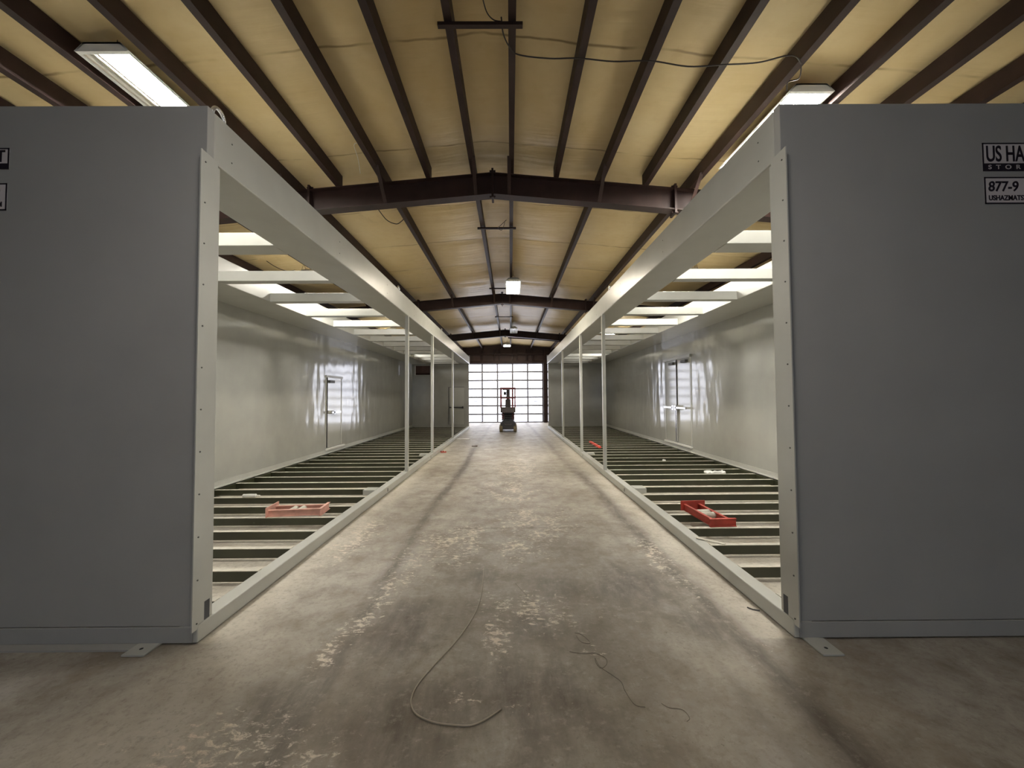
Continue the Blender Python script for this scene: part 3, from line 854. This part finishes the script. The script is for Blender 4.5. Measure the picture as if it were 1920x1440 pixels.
# ------------------------------------------------------------------ hose, wires and cables
def smooth_path(pts, sub=6):
    P = [Vector(p) for p in pts]; out = []
    for i in range(len(P) - 1):
        p0, p1, p2, p3 = P[max(i - 1, 0)], P[i], P[i + 1], P[min(i + 2, len(P) - 1)]
        for k in range(sub):
            t = k / sub
            out.append(0.5 * ((2 * p1) + (p2 - p0) * t + (2 * p0 - 5 * p1 + 4 * p2 - p3) * t * t + (3 * p1 - p0 - 3 * p2 + p3) * t ** 3))
    out.append(P[-1]); return out
def cable(name, pts, r, mat, label, cat, n=6):
    sp = smooth_path(pts)
    b = MB().tube(sp, r, n)
    return stray(b, name, mat, label, cat, tuple(pts[0]), smooth=True)
zz = 0.0042
cable('hose', [(-.258, 3.624, zz), (-.245, 3.186, zz), (-.273, 2.878, zz), (-.352, 2.598, zz), (-.461, 2.346, zz), (-.521, 2.197, zz), (-.534, 2.084, zz), (-.492, 1.997, zz), (-.395, 1.942, zz), (-.287, 1.922, zz), (-.196, 1.921, zz), (-.121, 1.961, zz), (-.056, 2.016, zz)],
      .0042, M['hose'], 'thin grey brown hose looped on the concrete in the foreground', 'hose', 8)
w_ = .0018
cable('floor_wire', [(.36, 2.456, w_), (.446, 2.435, w_), (.514, 2.439, w_), (.569, 2.394, w_), (.561, 2.338, w_), (.522, 2.307, w_), (.503, 2.348, w_), (.507, 2.395, w_), (.518, 2.316, w_ + .003), (.573, 2.25, w_), (.609, 2.196, w_), (.611, 2.13, w_), (.633, 2.04, w_), (.682, 2.022, w_)],
      .0012, M['wirebrown'], 'tangled dark wire on the concrete right of the hose', 'wire')
cable('floor_wire', [(.425, 2.645, w_), (.471, 2.621, w_), (.507, 2.537, w_), (.451, 2.549, w_), (.429, 2.615, w_)], .0012, M['wirebrown'], 'small dark wire loop on the concrete behind the tangled wire', 'wire')
cable('floor_wire', [(.031, 3.342, w_), (.07, 3.25, w_), (.111, 3.162, w_), (.118, 3.121, w_)], .0012, M['wirebrown'], 'short dark wire on the concrete beyond the end of the hose', 'wire')
cable('floor_wire', [(.774, 2.045, w_), (.804, 2.017, w_), (.866, 2.003, w_), (.878, 1.954, w_), (.855, 1.933, w_)], .0012, M['wirebrown'], 'curled dark wire at the right of the foreground floor', 'wire')
b = MB().tube([(1.768, 2.933, .005), (1.794, 2.904, .005), (1.835, 2.889, .005)], .005, 6)
stray(b, 'steel_rod', M['screw'], 'short bent rod lying against the right base rail', 'rod', (1.80, 2.91, 0))

C0 = [(-.055, 2.95, 4.60), (-.04, 3.08, 4.585), (.02, 3.2, 4.575), (.101, 3.251, 4.565), (.356, 3.252, 4.535), (.607, 3.228, 4.515), (.904, 3.22, 4.478), (1.217, 3.195, 4.46), (1.541, 3.206, 4.42), (1.82, 3.173, 4.405), (2.082, 3.121, 4.377), (2.258, 3.054, 4.37), (2.347, 3.045, 4.36), (2.44, 3.108, 4.355)]
cable('power_cable', C0, .006, M['cable'], 'black power cable drooping across the purlins to the right fixture', 'cable')
cable('power_cable', [(-.2, 2.78, 4.62), (-.17, 2.903, 4.60), (-.118, 2.966, 4.595), (-.06, 2.985, 4.60)], .005, M['cable'], 'thin cable curving down to the nearest bridging bar', 'cable')
cable('power_cable', [(2.44, 3.108, 4.357), (2.49, 3.2, 4.31), (2.47, 3.3, 4.36), (2.50, 3.36, 4.33)], .005, M['cable'], 'looped cord dropping into the glaring right fixture', 'cable')
cable('power_cable', [(-2.019, 5.812, 4.49), (-1.969, 6.089, 4.44), (-1.867, 6.263, 4.452), (-1.76, 6.20, 4.47), (-1.70, 6.15, 4.50)], .007, M['cable'], 'loop of cable hanging from insulation left, beyond the nearest rafter', 'cable')
cable('string', [(-1.72, 4.27, 4.475), (-1.762, 4.293, 4.461), (-1.80, 4.50, 4.44), (-1.87, 4.75, 4.41)], .003, M['white'], 'thin white string hanging from a left purlin', 'string')
cable('power_cable', [(-.05, 6.45, 4.60), (-.15, 6.5, 4.53), (-.2, 6.66, 4.55), (-.13, 6.66, 4.52), (-.08, 6.5, 4.58)], .005, M['cable'], 'cable loop at the bridging bar beyond the nearest rafter', 'cable')
cable('power_cable', [(-4.75, 7.45, 4.27), (-4.6, 7.48, 4.17), (-4.4, 7.5, 4.09), (-4.22, 7.5, 4.10)], .007, M['cable'], 'cord sagging to the fixture seen through left roof joists', 'cable')
# sprinkler style pipe in the far bay, and a thin rod hanger at right

b = MB(); b.tube([(-.1, 18.6, 4.44), (1.0, 18.6, 4.38), (2.6, 18.6, 4.24)], .03, 8)
stray(b, 'conduit', M['brown'], 'dark conduit under the far roof, right of the ridge', 'pipe', (1.2, 18.6, 4.3))
b = MB(); b.tube([(-3.0, 18.9, 4.345), (-1.40, 18.9, 4.485)], .025, 8)
stray(b, 'conduit', M['brown'], 'dark conduit under the far roof, left of the ridge', 'pipe', (-2.2, 18.9, 4.27))
